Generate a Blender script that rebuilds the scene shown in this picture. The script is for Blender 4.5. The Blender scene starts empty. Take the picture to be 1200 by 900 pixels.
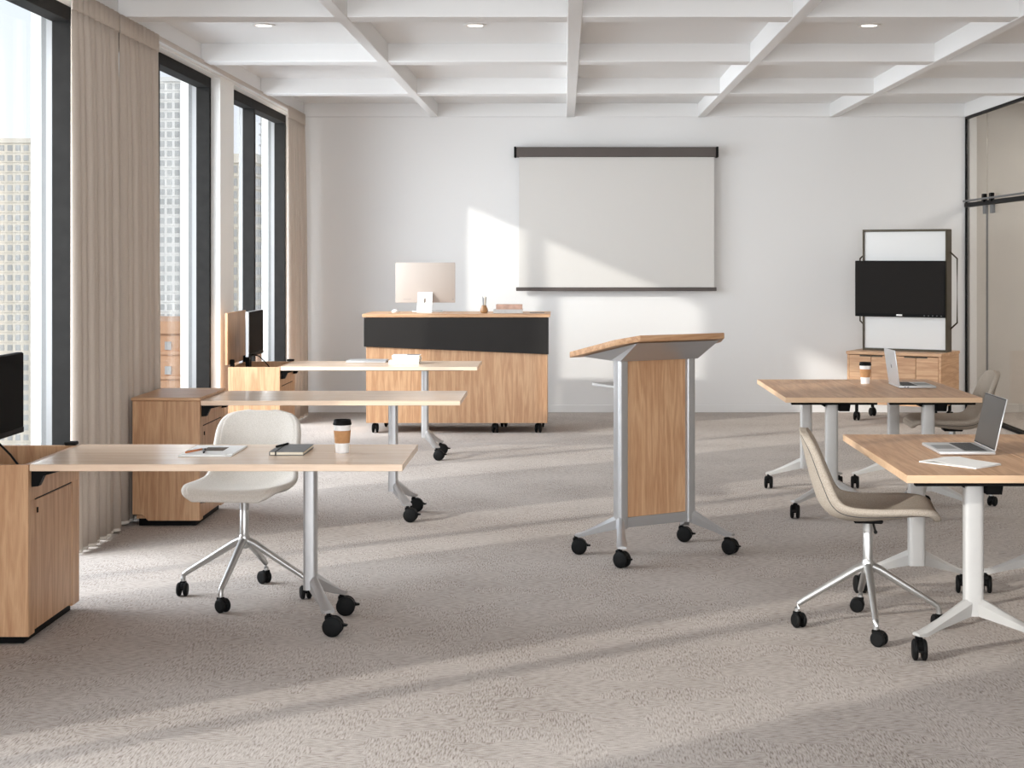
import bpy, bmesh, math, random
from mathutils import Vector, Matrix
random.seed(7)
S = bpy.context.scene
COL = S.collection
R = math.radians

# ------------------------------------------------------------------ camera
cam_d = bpy.data.cameras.new('camera')
cam = bpy.data.objects.new('camera', cam_d); COL.objects.link(cam)
cam.location = (0, 0, 1.56); cam.rotation_euler = (R(90), 0, 0)
cam_d.sensor_width = 36; cam_d.lens = 54
cam_d.shift_x = -62 / 1200; cam_d.shift_y = -150 / 1200
cam_d.clip_end = 3000
S.camera = cam

# ------------------------------------------------------------------ world, sun, exposure
SUN_DIR = Vector((1, .70, -.43))
w = bpy.data.worlds.new('world'); S.world = w; w.use_nodes = True
wn = w.node_tree.nodes; wl = w.node_tree.links; wn.clear()
wo = wn.new('ShaderNodeOutputWorld'); wb = wn.new('ShaderNodeBackground')
wtc = wn.new('ShaderNodeTexCoord'); wsep = wn.new('ShaderNodeSeparateXYZ'); wr = wn.new('ShaderNodeValToRGB')
wl.new(wtc.outputs['Generated'], wsep.inputs[0]); wl.new(wsep.outputs['Z'], wr.inputs[0])
wr.color_ramp.elements[0].position = 0.0; wr.color_ramp.elements[0].color = (.93, .95, 1.0, 1)
wr.color_ramp.elements[1].position = 0.45; wr.color_ramp.elements[1].color = (.60, .73, .95, 1)
wl.new(wr.outputs[0], wb.inputs['Color']); wb.inputs['Strength'].default_value = 1.25
wl.new(wb.outputs[0], wo.inputs[0])

sd = bpy.data.lights.new('sun', 'SUN'); sd.energy = 2.45; sd.angle = R(1.3); sd.color = (1, .955, .89)
sun = bpy.data.objects.new('sun', sd); COL.objects.link(sun)
sun.rotation_euler = SUN_DIR.to_track_quat('-Z', 'Y').to_euler(); sun.location = (-30, -20, 20)


def area(name, loc, direction, sx, sy, power, color=(1, 1, 1)):
    d = bpy.data.lights.new(name, 'AREA'); d.shape = 'RECTANGLE'; d.size = sx; d.size_y = sy
    d.energy = power; d.color = color
    o = bpy.data.objects.new(name, d); COL.objects.link(o)
    o.location = loc; o.rotation_euler = Vector(direction).to_track_quat('-Z', 'Y').to_euler()
    return o


area('rear_fill', (.7, -3.6, 1.7), (0, 1, .02), 6.2, 2.4, 410, (.92, .96, 1))  # added fill lamp in front of the closed rear wall, lifts the interior
area('corridor_fill', (5.6, 12.0, 3.0), (0, 0, -1), 1.2, 6.0, 95, (1, .985, .96))  # lamp added to brighten the corridor behind the glass, no fixture modelled
for yy in (3.95, 7.15, 10.43, 13.63):
    area('window_fill', (-3.35, yy, 1.7), (1, .3, -.28), 2.6, 2.5, 108, (.90, .95, 1)).data.spread = R(125)  # unseen lamps added outside each window to boost the sky's light indoors

vs = S.view_settings
vs.view_transform = 'Standard'; vs.look = 'None'; vs.gamma = 1; vs.use_curve_mapping = False
vs.exposure = 0.13
S.render.film_transparent = False
try:
    S.cycles.max_bounces = 10; S.cycles.diffuse_bounces = 6; S.cycles.transparent_max_bounces = 16
    S.cycles.sample_clamp_indirect = 8
except Exception:
    pass

# ------------------------------------------------------------------ materials
def lin(r, g, b):
    f = lambda c: (c / 255 / 12.92) if c / 255 <= .04045 else ((c / 255 + .055) / 1.055) ** 2.4
    return (f(r), f(g), f(b), 1)


def mat(name, col, rough=.5, metal=0.0, spec=.5, noise=0.0, nscale=30, bump=0.0, bscale=200, coat=0.0):
    m = bpy.data.materials.new(name); m.use_nodes = True
    nt = m.node_tree; b = nt.nodes['Principled BSDF']
    b.inputs['Base Color'].default_value = col; b.inputs['Roughness'].default_value = rough
    b.inputs['Metallic'].default_value = metal; b.inputs['Specular IOR Level'].default_value = spec
    b.inputs['Coat Weight'].default_value = coat
    tc = nt.nodes.new('ShaderNodeTexCoord')
    if noise:
        n = nt.nodes.new('ShaderNodeTexNoise'); n.inputs['Scale'].default_value = nscale; n.inputs['Detail'].default_value = 5
        nt.links.new(tc.outputs['Object'], n.inputs['Vector'])
        r = nt.nodes.new('ShaderNodeValToRGB')
        r.color_ramp.elements[0].position = .3; r.color_ramp.elements[1].position = .7
        r.color_ramp.elements[0].color = tuple(c * (1 - noise) for c in col[:3]) + (1,)
        r.color_ramp.elements[1].color = tuple(min(1, c * (1 + noise)) for c in col[:3]) + (1,)
        nt.links.new(n.outputs['Fac'], r.inputs[0]); nt.links.new(r.outputs[0], b.inputs['Base Color'])
    if bump:
        n2 = nt.nodes.new('ShaderNodeTexNoise'); n2.inputs['Scale'].default_value = bscale; n2.inputs['Detail'].default_value = 3
        nt.links.new(tc.outputs['Object'], n2.inputs['Vector'])
        bp = nt.nodes.new('ShaderNodeBump'); bp.inputs['Strength'].default_value = bump; bp.inputs['Distance'].default_value = .002
        nt.links.new(n2.outputs['Fac'], bp.inputs['Height']); nt.links.new(bp.outputs[0], b.inputs['Normal'])
    return m


def wood(name, axis, light, dark, rough=.42):
    m = bpy.data.materials.new(name); m.use_nodes = True
    nt = m.node_tree; N = nt.nodes; L = nt.links; b = N['Principled BSDF']
    tc = N.new('ShaderNodeTexCoord'); mp = N.new('ShaderNodeMapping')
    sc = [12.0, 12.0, 12.0]; sc['xyz'.index(axis)] = .8
    mp.inputs['Scale'].default_value = sc
    oi = N.new('ShaderNodeObjectInfo'); mu = N.new('ShaderNodeMath'); mu.operation = 'MULTIPLY'; mu.inputs[1].default_value = 7.0
    L.new(oi.outputs['Random'], mu.inputs[0])
    cx = N.new('ShaderNodeCombineXYZ')
    for i in range(3): L.new(mu.outputs[0], cx.inputs[i])
    L.new(cx.outputs[0], mp.inputs['Location'])
    L.new(tc.outputs['Object'], mp.inputs['Vector'])
    n1 = N.new('ShaderNodeTexNoise'); n1.inputs['Scale'].default_value = 1.3; n1.inputs['Detail'].default_value = 4; n1.inputs['Distortion'].default_value = .5
    L.new(mp.outputs[0], n1.inputs['Vector'])
    # growth rings: contour lines of the slow noise give cathedral figures
    k = N.new('ShaderNodeMath'); k.operation = 'MULTIPLY'; k.inputs[1].default_value = 9.0; L.new(n1.outputs['Fac'], k.inputs[0])
    fr = N.new('ShaderNodeMath'); fr.operation = 'PINGPONG'; fr.inputs[1].default_value = 1.0; L.new(k.outputs[0], fr.inputs[0])
    n2 = N.new('ShaderNodeTexNoise'); n2.inputs['Scale'].default_value = 14; n2.inputs['Detail'].default_value = 4
    L.new(mp.outputs[0], n2.inputs['Vector'])
    mx = N.new('ShaderNodeMix'); mx.data_type = 'FLOAT'; mx.inputs['Factor'].default_value = .58
    L.new(fr.outputs[0], mx.inputs[2]); L.new(n2.outputs['Fac'], mx.inputs[3])
    rp = N.new('ShaderNodeValToRGB')
    rp.color_ramp.elements[0].position = .15; rp.color_ramp.elements[0].color = dark
    rp.color_ramp.elements[1].position = .75; rp.color_ramp.elements[1].color = light
    L.new(mx.outputs[0], rp.inputs[0]); L.new(rp.outputs[0], b.inputs['Base Color'])
    b.inputs['Roughness'].default_value = rough
    bp = N.new('ShaderNodeBump'); bp.inputs['Strength'].default_value = .08; bp.inputs['Distance'].default_value = .001
    L.new(n2.outputs['Fac'], bp.inputs['Height']); L.new(bp.outputs[0], b.inputs['Normal'])
    return m


OAK_L, OAK_D = lin(209, 168, 130), lin(176, 129, 92)
M = {}
for ax in 'xyz':
    M['oak_' + ax] = wood('oak_' + ax, ax, OAK_L, OAK_D)
M['top_x'] = wood('oak_top_x', 'x', lin(240, 214, 189), lin(227, 198, 172), .22)  # paler than the other oak: reflected sheen is put into the colour
M['edge'] = wood('oak_edge', 'x', lin(224, 190, 155), lin(214, 176, 139))
M['wall'] = mat('white_plaster', lin(230, 229, 228), .85, bump=.05, bscale=300)
M['ceiling'] = mat('ceiling_white', lin(230, 229, 228), .85, bump=.04, bscale=250)
M['taupe_wall'] = mat('taupe_wall', lin(198, 193, 187), .9, noise=.03, nscale=3)
M['frame_dark'] = mat('anodised_charcoal', lin(34, 33, 32), .75, 0, spec=.15, noise=.15, nscale=14, bump=.12, bscale=40)
M['alu'] = mat('aluminium_strip', lin(150, 150, 150), .4, .5)
M['gasket'] = mat('grey_gasket', lin(110, 110, 110), .6)
M['reveal'] = mat('white_reveal', lin(240, 238, 234), .7, bump=.03)
M['curtain'] = mat('taupe_linen', lin(196, 183, 171), .95, spec=.1, noise=.03, nscale=160)
M['hem'] = mat('pale_hem', lin(222, 214, 204), .9)
M['rail'] = mat('curtain_rail', lin(190, 178, 168), .6)
M['silver'] = mat('silver_paint', lin(190, 190, 191), .36, .7, noise=.02, nscale=8)
M['pale_silver'] = mat('pale_silver_paint', lin(194, 192, 189), .45, .3, noise=.02, nscale=8)
M['polished'] = mat('polished_aluminium', lin(186, 185, 183), .36, .85)
M['black'] = mat('black_plastic', lin(11, 11, 11), .55, spec=.12)
M['soft_black'] = mat('matte_black', lin(14, 13, 13), .65, spec=.1)
M['wheel'] = mat('wheel_black', lin(16, 16, 16), .6, spec=.15)
M['screen_off'] = mat('dark_screen', lin(9, 8, 8), .6, spec=.05)
M['tv_screen'] = mat('tv_screen', lin(32, 29, 27), .6, spec=.1)
M['modesty'] = mat('charcoal_panel', lin(36, 33, 31), .6, noise=.04, nscale=6, spec=.25)
M['bronze'] = mat('olive_bronze', lin(72, 64, 50), .45, .4, noise=.08, nscale=5)
M['board'] = mat('white_board', lin(222, 221, 219), .3)
M['proj'] = mat('projection_cloth', lin(214, 211, 207), .9, spec=.1)
M['proj_case'] = mat('projector_case', lin(86, 78, 74), .55, .2, noise=.05, nscale=4)
M['white'] = mat('white_plastic', lin(240, 239, 237), .4)
M['cream_metal'] = mat('cream_metal', lin(176, 165, 157), .55, .0)
M['laptop'] = mat('laptop_aluminium', lin(212, 213, 214), .35, .55)
M['laptop_dark'] = mat('laptop_screen', lin(62, 58, 54), .3, spec=.4)
M['keys'] = mat('dark_keys', lin(70, 70, 70), .6)
M['paper'] = mat('paper', lin(243, 242, 239), .8, bump=.03, bscale=60)
M['cardboard'] = mat('kraft_sleeve', lin(184, 136, 92), .8, noise=.1, nscale=60)
M['cupwhite'] = mat('white_cup', lin(240, 240, 240), .5)
M['grey_cover'] = mat('grey_cover', lin(124, 124, 123), .65, noise=.05, nscale=40)
M['page'] = mat('page_block', lin(238, 228, 208), .8, noise=.05, nscale=300)
M['rosecover'] = mat('marbled_cover', lin(196, 160, 142), .6, noise=.25, nscale=18)
M['greycover2'] = mat('pale_grey_cover', lin(196, 196, 196), .6, noise=.1, nscale=25)
M['brownvase'] = mat('brown_ceramic', lin(158, 118, 78), .35, noise=.12, nscale=20)
M['print_dark'] = mat('printed_picture', lin(70, 48, 22), .5, noise=.8, nscale=25)
M['orange'] = mat('pencil_orange', lin(206, 130, 84), .5)
M['lamp_ring'] = mat('lamp_ring', lin(225, 222, 218), .4)
M['ext_white'] = mat('exterior_white', lin(232, 228, 220), .9, noise=.04, nscale=.1)
M['ext_cream'] = mat('exterior_cream', lin(226, 216, 198), .9, noise=.05, nscale=.1)
M['ext_brick'] = mat('exterior_brick', lin(205, 160, 125), .9, noise=.08, nscale=.4)
M['ext_window'] = mat('exterior_window', lin(186, 184, 178), .3, noise=.2, nscale=.15)
M['ext_grey'] = mat('exterior_grey', lin(196, 194, 190), .9, noise=.05, nscale=.1)


def emis(name, col, s):
    m = bpy.data.materials.new(name); m.use_nodes = True
    b = m.node_tree.nodes['Principled BSDF']
    b.inputs['Emission Color'].default_value = col; b.inputs['Emission Strength'].default_value = s
    return m


M['lamp_glow'] = emis('lamp_glow', (1, .93, .82, 1), 4)


def fabric(name, c1, c2):
    m = bpy.data.materials.new(name); m.use_nodes = True
    nt = m.node_tree; N = nt.nodes; L = nt.links; b = N['Principled BSDF']
    tc = N.new('ShaderNodeTexCoord')
    n = N.new('ShaderNodeTexNoise'); n.inputs['Scale'].default_value = 260; n.inputs['Detail'].default_value = 2
    L.new(tc.outputs['Object'], n.inputs['Vector'])
    r = N.new('ShaderNodeValToRGB'); r.color_ramp.elements[0].position = .35; r.color_ramp.elements[1].position = .65
    r.color_ramp.elements[0].color = c1; r.color_ramp.elements[1].color = c2
    L.new(n.outputs['Fac'], r.inputs[0]); L.new(r.outputs[0], b.inputs['Base Color'])
    b.inputs['Roughness'].default_value = .95; b.inputs['Specular IOR Level'].default_value = .15
    bp = N.new('ShaderNodeBump'); bp.inputs['Strength'].default_value = .25; bp.inputs['Distance'].default_value = .001
    L.new(n.outputs['Fac'], bp.inputs['Height']); L.new(bp.outputs[0], b.inputs['Normal'])
    return m


M['chair_pale'] = fabric('oatmeal_fabric', lin(200, 193, 184), lin(216, 210, 202))
M['chair_taupe'] = fabric('taupe_fabric', lin(160, 149, 136), lin(182, 171, 158))


def glass_mat(name, tint, gl):
    m = bpy.data.materials.new(name); m.use_nodes = True
    nt = m.node_tree; N = nt.nodes; L = nt.links; N.clear()
    o = N.new('ShaderNodeOutputMaterial'); t = N.new('ShaderNodeBsdfTransparent'); g = N.new('ShaderNodeBsdfGlossy')
    t.inputs[0].default_value = tint; g.inputs['Roughness'].default_value = .02
    lw = N.new('ShaderNodeLayerWeight'); lw.inputs['Blend'].default_value = .5
    pw = N.new('ShaderNodeMath'); pw.operation = 'POWER'; pw.inputs[1].default_value = 4.0; L.new(lw.outputs['Facing'], pw.inputs[0])
    fr = N.new('ShaderNodeMath'); fr.operation = 'MULTIPLY_ADD'; fr.inputs[1].default_value = gl; fr.inputs[2].default_value = .025; L.new(pw.outputs[0], fr.inputs[0])
    mx = N.new('ShaderNodeMixShader')
    L.new(fr.outputs[0], mx.inputs[0]); L.new(t.outputs[0], mx.inputs[1]); L.new(g.outputs[0], mx.inputs[2]); L.new(mx.outputs[0], o.inputs[0])
    return m


M['glass'] = glass_mat('clear_glass', (.96, .97, .97, 1), .28)
M['partition_glass'] = glass_mat('partition_glass', (.93, .92, .90, 1), .2)


def carpet_mat():
    m = bpy.data.materials.new('loop_carpet'); m.use_nodes = True
    nt = m.node_tree; N = nt.nodes; L = nt.links; b = N['Principled BSDF']
    tc = N.new('ShaderNodeTexCoord')
    def noise(sx, sy, sc, det, rot=0, dist=0):
        mp = N.new('ShaderNodeMapping'); mp.inputs['Scale'].default_value = (sx, sy, 1); mp.inputs['Rotation'].default_value = (0, 0, rot)
        L.new(tc.outputs['Object'], mp.inputs['Vector'])
        n = N.new('ShaderNodeTexNoise'); n.inputs['Scale'].default_value = sc; n.inputs['Detail'].default_value = det; n.inputs['Distortion'].default_value = dist
        L.new(mp.outputs[0], n.inputs['Vector']); return n.outputs['Fac']
    a = noise(1, .16, 175, 1, R(38)); c = noise(.16, 1, 175, 1, R(8)); e = noise(1, .16, 175, 1, R(-12))
    vor = N.new('ShaderNodeTexVoronoi'); vor.distance = 'CHEBYCHEV'; vor.inputs['Scale'].default_value = 6.5; vor.inputs['Randomness'].default_value = .8
    L.new(tc.outputs['Object'], vor.inputs['Vector'])
    sp = N.new('ShaderNodeSeparateColor'); L.new(vor.outputs['Color'], sp.inputs[0])
    def gt(v, th):
        g = N.new('ShaderNodeMath'); g.operation = 'GREATER_THAN'; g.inputs[1].default_value = th; L.new(v, g.inputs[0]); return g.outputs[0]
    def mixf(f, x, y):
        q = N.new('ShaderNodeMix'); q.data_type = 'FLOAT'
        if hasattr(f, 'node'): L.new(f, q.inputs[0])
        else: q.inputs[0].default_value = f
        L.new(x, q.inputs[2]); L.new(y, q.inputs[3]); return q.outputs[0]
    m1 = mixf(gt(sp.outputs[0], .55), a, e); m2 = mixf(gt(sp.outputs[1], .62), m1, c)
    fine = noise(1, 1, 330, 2); m3 = mixf(.4, m2, fine)
    big = noise(1, 1, 1.6, 4); m4 = mixf(.16, m3, big)
    rp = N.new('ShaderNodeValToRGB'); el = rp.color_ramp.elements
    el[0].position = .36; el[0].color = lin(128, 116, 109)
    el[1].position = .66; el[1].color = lin(203, 195, 189)
    q = el.new(.47); q.color = lin(176, 167, 160)
    L.new(m4, rp.inputs[0]); L.new(rp.outputs[0], b.inputs['Base Color'])
    b.inputs['Roughness'].default_value = 1; b.inputs['Specular IOR Level'].default_value = .05
    bp = N.new('ShaderNodeBump'); bp.inputs['Strength'].default_value = .4; bp.inputs['Distance'].default_value = .003
    L.new(m3, bp.inputs['Height']); L.new(bp.outputs[0], b.inputs['Normal'])
    return m


M['carpet'] = carpet_mat()

# ------------------------------------------------------------------ mesh helpers
def BM(): return bmesh.new()


def box(bm, x0, x1, y0, y1, z0, z1, bev=0.0, seg=1):
    r = bmesh.ops.create_cube(bm, size=1)
    vs_ = r['verts']
    for v in vs_:
        v.co = Vector((x0 + (v.co.x + .5) * (x1 - x0), y0 + (v.co.y + .5) * (y1 - y0), z0 + (v.co.z + .5) * (z1 - z0)))
    if bev:
        es = list({e for v in vs_ for e in v.link_edges})
        bmesh.ops.bevel(bm, geom=es, offset=bev, segments=seg, affect='EDGES', profile=.5)
    return bm


def prism(bm, pts, axis, a, b, bev=0.0):
    """extrude a 2-D outline along an axis ('x','y','z') from a to b"""
    def P(p, t):
        return {'x': (t, p[0], p[1]), 'y': (p[0], t, p[1]), 'z': (p[0], p[1], t)}[axis]
    v0 = [bm.verts.new(P(p, a)) for p in pts]; v1 = [bm.verts.new(P(p, b)) for p in pts]
    n = len(pts); fs = [bm.faces.new(v0), bm.faces.new(v1[::-1])]
    for i in range(n): fs.append(bm.faces.new((v0[i], v0[(i + 1) % n], v1[(i + 1) % n], v1[i])))
    bmesh.ops.recalc_face_normals(bm, faces=fs)
    if bev:
        es = list({e for f in fs[:2] for e in f.edges})
        bmesh.ops.bevel(bm, geom=es, offset=bev, segments=1, affect='EDGES')
    return bm


def lathe(bm, prof, seg=24, c=(0, 0, 0), sx=1.0, sy=1.0, cap=True):
    rings = []
    for r, z in prof:
        rings.append([bm.verts.new((c[0] + sx * r * math.cos(2 * math.pi * i / seg), c[1] + sy * r * math.sin(2 * math.pi * i / seg), c[2] + z)) for i in range(seg)])
    fs = []
    for k in range(len(rings) - 1):
        A, B = rings[k], rings[k + 1]
        for i in range(seg): fs.append(bm.faces.new((A[i], A[(i + 1) % seg], B[(i + 1) % seg], B[i])))
    if cap:
        fs.append(bm.faces.new(rings[0])); fs.append(bm.faces.new(rings[-1]))
    bmesh.ops.recalc_face_normals(bm, faces=fs)
    return bm


def tube(bm, pts, rad, seg=10, up=(0, 0, 1)):
    pts = [Vector(p) for p in pts]
    if not isinstance(rad, (list, tuple)): rad = [rad] * len(pts)
    rings = []
    for i, p in enumerate(pts):
        t = ((pts[min(i + 1, len(pts) - 1)] - p).normalized() + (p - pts[max(i - 1, 0)]).normalized()).normalized()
        u = Vector(up)
        if abs(t.dot(u)) > .98: u = Vector((1, 0, 0))
        a = t.cross(u).normalized(); b = a.cross(t).normalized()
        rings.append([bm.verts.new(p + (a * math.cos(2 * math.pi * k / seg) + b * math.sin(2 * math.pi * k / seg)) * rad[i]) for k in range(seg)])
    fs = []
    for k in range(len(rings) - 1):
        A, B = rings[k], rings[k + 1]
        for i in range(seg): fs.append(bm.faces.new((A[i], A[(i + 1) % seg], B[(i + 1) % seg], B[i])))
    fs.append(bm.faces.new(rings[0])); fs.append(bm.faces.new(rings[-1]))
    bmesh.ops.recalc_face_normals(bm, faces=fs)
    return bm


def loft(bm, secs):
    """secs: list of equal-length point loops"""
    rings = [[bm.verts.new(p) for p in s] for s in secs]; fs = []
    n = len(rings[0])
    for k in range(len(rings) - 1):
        A, B = rings[k], rings[k + 1]
        for i in range(n): fs.append(bm.faces.new((A[i], A[(i + 1) % n], B[(i + 1) % n], B[i])))
    fs.append(bm.faces.new(rings[0])); fs.append(bm.faces.new(rings[-1]))
    bmesh.ops.recalc_face_normals(bm, faces=fs)
    return bm


def obj(name, bm, m, parent=None, loc=None, smooth=True, ang=38, rot=None):
    me = bpy.data.meshes.new(name); bm.to_mesh(me); bm.free()
    for p in me.polygons: p.use_smooth = smooth
    if smooth: me.set_sharp_from_angle(angle=R(ang))
    me.materials.append(m if not isinstance(m, str) else M[m])
    o = bpy.data.objects.new(name, me); COL.objects.link(o)
    if parent: o.parent = parent
    if loc: o.location = loc
    if rot: o.rotation_euler = rot
    return o


def tag(o, label, cat, group=None):
    o['label'] = label; o['category'] = cat
    if group: o['group'] = group
    return o


def thing(name, label, cat, loc=(0, 0, 0), rz=0, group=None):
    o = bpy.data.objects.new(name, None); COL.objects.link(o); o.empty_display_size = .05
    o.location = loc; o.rotation_euler = (0, 0, rz)
    return tag(o, label, cat, group)


def struct(name, bm=None, m=None, parent=None, **k):
    if bm is None:
        o = bpy.data.objects.new(name, None); COL.objects.link(o)
    else:
        o = obj(name, bm, m, parent, **k)
    o['kind'] = 'structure'
    return o


def dup(o, parent=None):
    c = o.copy(); COL.objects.link(c)
    if parent: c.parent = parent
    for ch in list(o.children): dup(ch, c)
    return c


def dup_thing(o, loc, rz, label, group=None):
    c = dup(o); c.location = loc; c.rotation_euler = (0, 0, rz); c['label'] = label
    if group: c['group'] = group
    return c


# ------------------------------------------------------------------ the room
XL, XR, YW, ZC, ZB = -2.65, 4.0, 15.32, 3.08, 2.945
Y0 = -3.8
struct('floor', box(BM(), -3.02, 7.2, Y0, YW + .2, -.2, 0), 'carpet', smooth=False)
struct('wall_back', box(BM(), -3.02, XR + .02, YW, YW + .2, 0, ZC), 'wall', smooth=False)
struct('wall_corridor', box(BM(), XR + .02, 7.2, YW, YW + .2, 0, ZC), 'taupe_wall', smooth=False)
struct('trim_2', box(BM(), XR + .03, XR + .10, YW - .03, YW, .085, ZC), 'wall')
struct('wall_far_right', box(BM(), 7.0, 7.2, Y0, YW, 0, ZC), 'taupe_wall', smooth=False)
struct('wall_rear', box(BM(), -3.02, 7.2, Y0 - .2, Y0, 0, ZC), 'wall', smooth=False)
struct('baseboard_back', box(BM(), -2.6, XR - .03, YW - .012, YW, 0, .075, .003), 'wall')
struct('baseboard_corridor', box(BM(), XR + .03, 7.0, YW - .014, YW, 0, .085, .003), 'taupe_wall')
ceil = struct('ceiling', box(BM(), -3.02, 7.2, Y0, YW + .2, ZC, ZC + .2), 'ceiling', smooth=False)
for x0, x1 in ((-1.34, -1.265), (.015, .1), (1.325, 1.40), (2.64, 2.715), (XR - .02, XR + .09)):
    obj('long_beam', box(BM(), x0, x1, Y0, YW, ZB, ZC + .01, .004), 'ceiling', ceil)
for y in (-1.3, .75, 2.8, 4.83, 6.88, 8.93, 10.98, 13.13):
    obj('cross_beam', box(BM(), -2.6, 7.0, y, y + .2, ZB + .004, ZC + .01, .004), 'ceiling', ceil)
obj('edge_beam', box(BM(), -2.6, XR, YW - .022, YW, ZB, ZC + .01, .004), 'ceiling', ceil)
struct('trim_1', box(BM(), -2.66, -2.6, Y0, YW, ZB, ZC + .01, .002), 'ceiling')

# left wall: piers between floor-to-ceiling windows
near = [2.6, 5.8, 9.05, 12.29]; far = [5.3, 8.5, 11.81, 14.97]; mull = [3.95, 7.1, 10.26, 13.45]
wl_ = BM()
edges = [Y0] + [v for p in zip(near, far) for v in p] + [YW]
for i in range(0, len(edges), 2):
    box(wl_, -2.955, XL, edges[i], edges[i + 1], -.2, 2.93)
box(wl_, -2.955, XL, Y0, YW, 2.93, 3.3)
struct('wall_left', wl_, 'reveal', smooth=False)
for k in range(4):
    a, b, mu = near[k], far[k], mull[k]
    W = struct('window_%d' % (k + 1))
    fx0, fx1 = -2.823, -2.72
    for ys in ((b - .05, b), (a, a + .05)):
        obj('jamb', box(BM(), fx0, fx1, ys[0], ys[1], 0, 2.93, .003), 'frame_dark', W)
        t = .035
        y0, y1 = (ys[0] - .0, ys[1]) if ys[0] > mu else (ys[0], ys[1])
        obj('jamb_strip', box(BM(), -2.855, fx0, y0 + .004, y1 - .004, 0, 2.93), 'alu', W)
        obj('jamb_gasket', box(BM(), -2.885, -2.855, y0 + .01, y1 - .01, 0, 2.93), 'gasket', W)
    obj('head_rail', box(BM(), fx0, fx1, a + .05, b - .05, 2.85, 2.93, .003), 'frame_dark', W)
    obj('head_strip', box(BM(), -2.855, fx0, a + .05, b - .05, 2.865, 2.93), 'alu', W)
    obj('bottom_rail', box(BM(), fx0, fx1, a + .05, b - .05, 0, .07, .003), 'frame_dark', W)
    obj('mullion', box(BM(), fx0, fx1, mu, mu + .06, .07, 2.85, .003), 'frame_dark', W)
    obj('mullion_strip', box(BM(), -2.855, fx0, mu + .006, mu + .054, .07, 2.865), 'alu', W)
    for p0, p1 in ((a + .045, mu + .01), (mu + .05, b - .045)):
        obj('pane', box(BM(), -2.852, -2.842, p0, p1, .065, 2.87), 'glass', W, smooth=False)

# curtains
def curtain(name, y0, y1, folds, label, ztop=2.95, amp=.049, group=None, xc=-2.555):
    t = thing(name, label, 'curtain', (xc, (y0 + y1) / 2, 0), 0, group)
    L_ = y1 - y0
    def sheet(zs, off=0.0):
        bm = BM(); n = folds * 10; rows = []
        for z, am, squeeze in zs:
            row = []
            for i in range(n + 1):
                u = i / n
                ph = -math.pi / 2 + u * folds * 2 * math.pi + .7 * math.sin(u * 9.1) * math.sin(math.pi * u)
                e = min(1, .3 + .6 * min(u, 1 - u) * folds)
                q = ph + math.pi / 2
                x = am * e * (2 * abs(math.sin(q / 2)) ** .75 - 1) * (.82 + .18 * math.sin(u * 23 + 1))
                y = (u - .5) * L_ * squeeze - am * .22 * math.sin(q)
                row.append(bm.verts.new((x + off, y, z)))
            rows.append(row)
        for a_, b_ in zip(rows, rows[1:]):
            for i in range(n): bm.faces.new((a_[i], a_[i + 1], b_[i + 1], b_[i]))
        return bm
    zs = [(.03, amp * 1.15, .965), (.5, amp * 1.1, .965), (1.3, amp, .97), (2.1, amp * .85, .98), (2.55, amp * .62, .99), (2.75, amp * .45, 1.0), (2.845, amp * .30, 1.0)]
    o = obj('drape', sheet(zs), 'curtain', t, ang=80)
    md = o.modifiers.new('thick', 'SOLIDIFY'); md.thickness = .004
    o2 = obj('heading_band', sheet([(2.84, amp * .24, 1.003), (2.86, amp * .14, 1.003), (ztop, amp * .10, 1.003)], .004), 'curtain', t, ang=80)
    md = o2.modifiers.new('thick', 'SOLIDIFY'); md.thickness = .008
    o3 = obj('hem', sheet([(.012, amp * 1.15, .965), (.030, amp * 1.1, .965)]), 'hem', t, ang=80)
    md = o3.modifiers.new('thick', 'SOLIDIFY'); md.thickness = .007
    return t


curtain('curtain', 7.97, 8.80, 9, 'taupe curtain panel nearest the camera, left one of the pair over the pier')
curtain('curtain', 8.83, 9.66, 9, 'taupe curtain panel on the right of the pair, beside the mid window')
curtain('curtain', 14.2, 15.1, 10, 'narrow taupe curtain in the far left corner by the back wall')
curtain('curtain', 4.4, 5.5, 10, 'taupe curtain outside the left frame, near side of its pair', 2.925, .018, None, -2.622)
curtain('curtain', 5.55, 6.75, 10, 'taupe curtain outside the left frame, far side of its pair', 2.925, .018, None, -2.622)
tr = obj('curtain_rail', box(BM(), -2.598, -2.578, 0, 15.25, 2.935, 2.962, .003), 'rail')
tag(tr, 'slim beige curtain rail running along the top of the window wall', 'curtain rail')

# glass partition on the right
P = struct('door_1')
for (y0, y1, z0, z1, nm, wd) in ((YW - .03, YW - .005, 0, ZB, 'end_post', .022), (0, YW - .03, 2.922, ZB, 'head_rail', .035),
                                 (0, YW - .05, 2.045, 2.085, 'transom', .06), (0, YW - .05, 0.0, .03, 'floor_track', .06)):
    obj(nm, box(BM(), XR - wd / 2, XR + wd / 2, y0, y1, z0, z1, .002), 'black', P)
ys = [0.2, 3.8, 7.4, 11.0, 14.55, YW - .05]
for p0, p1 in zip(ys, ys[1:]):
    obj('pane', box(BM(), XR - .006, XR + .006, p0 + .004, p1 - .004, .03, 2.045), 'partition_glass', P, smooth=False)
    obj('pane', box(BM(), XR - .006, XR + .006, p0 + .001, p1 - .001, 2.085, 2.915), 'partition_glass', P, smooth=False)
    if p0 > 1: obj('pane_seal', box(BM(), XR - .008, XR + .008, p0 - .008, p0 + .008, .03, 2.045), 'gasket', P)
for y in (14.55, 14.30):
    obj('patch_fitting', box(BM(), XR - .03, XR - .006, y - .05, y + .05, 1.96, 2.04, .003), 'gasket', P)
    obj('roller_hanger', box(BM(), XR - .045, XR - .01, y - .035, y + .035, 2.07, 2.15, .004), 'black', P)
obj('sliding_rail', box(BM(), XR - .05, XR - .03, 11.5, 15.25, 2.095, 2.112, .002), 'gasket', P)

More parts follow.
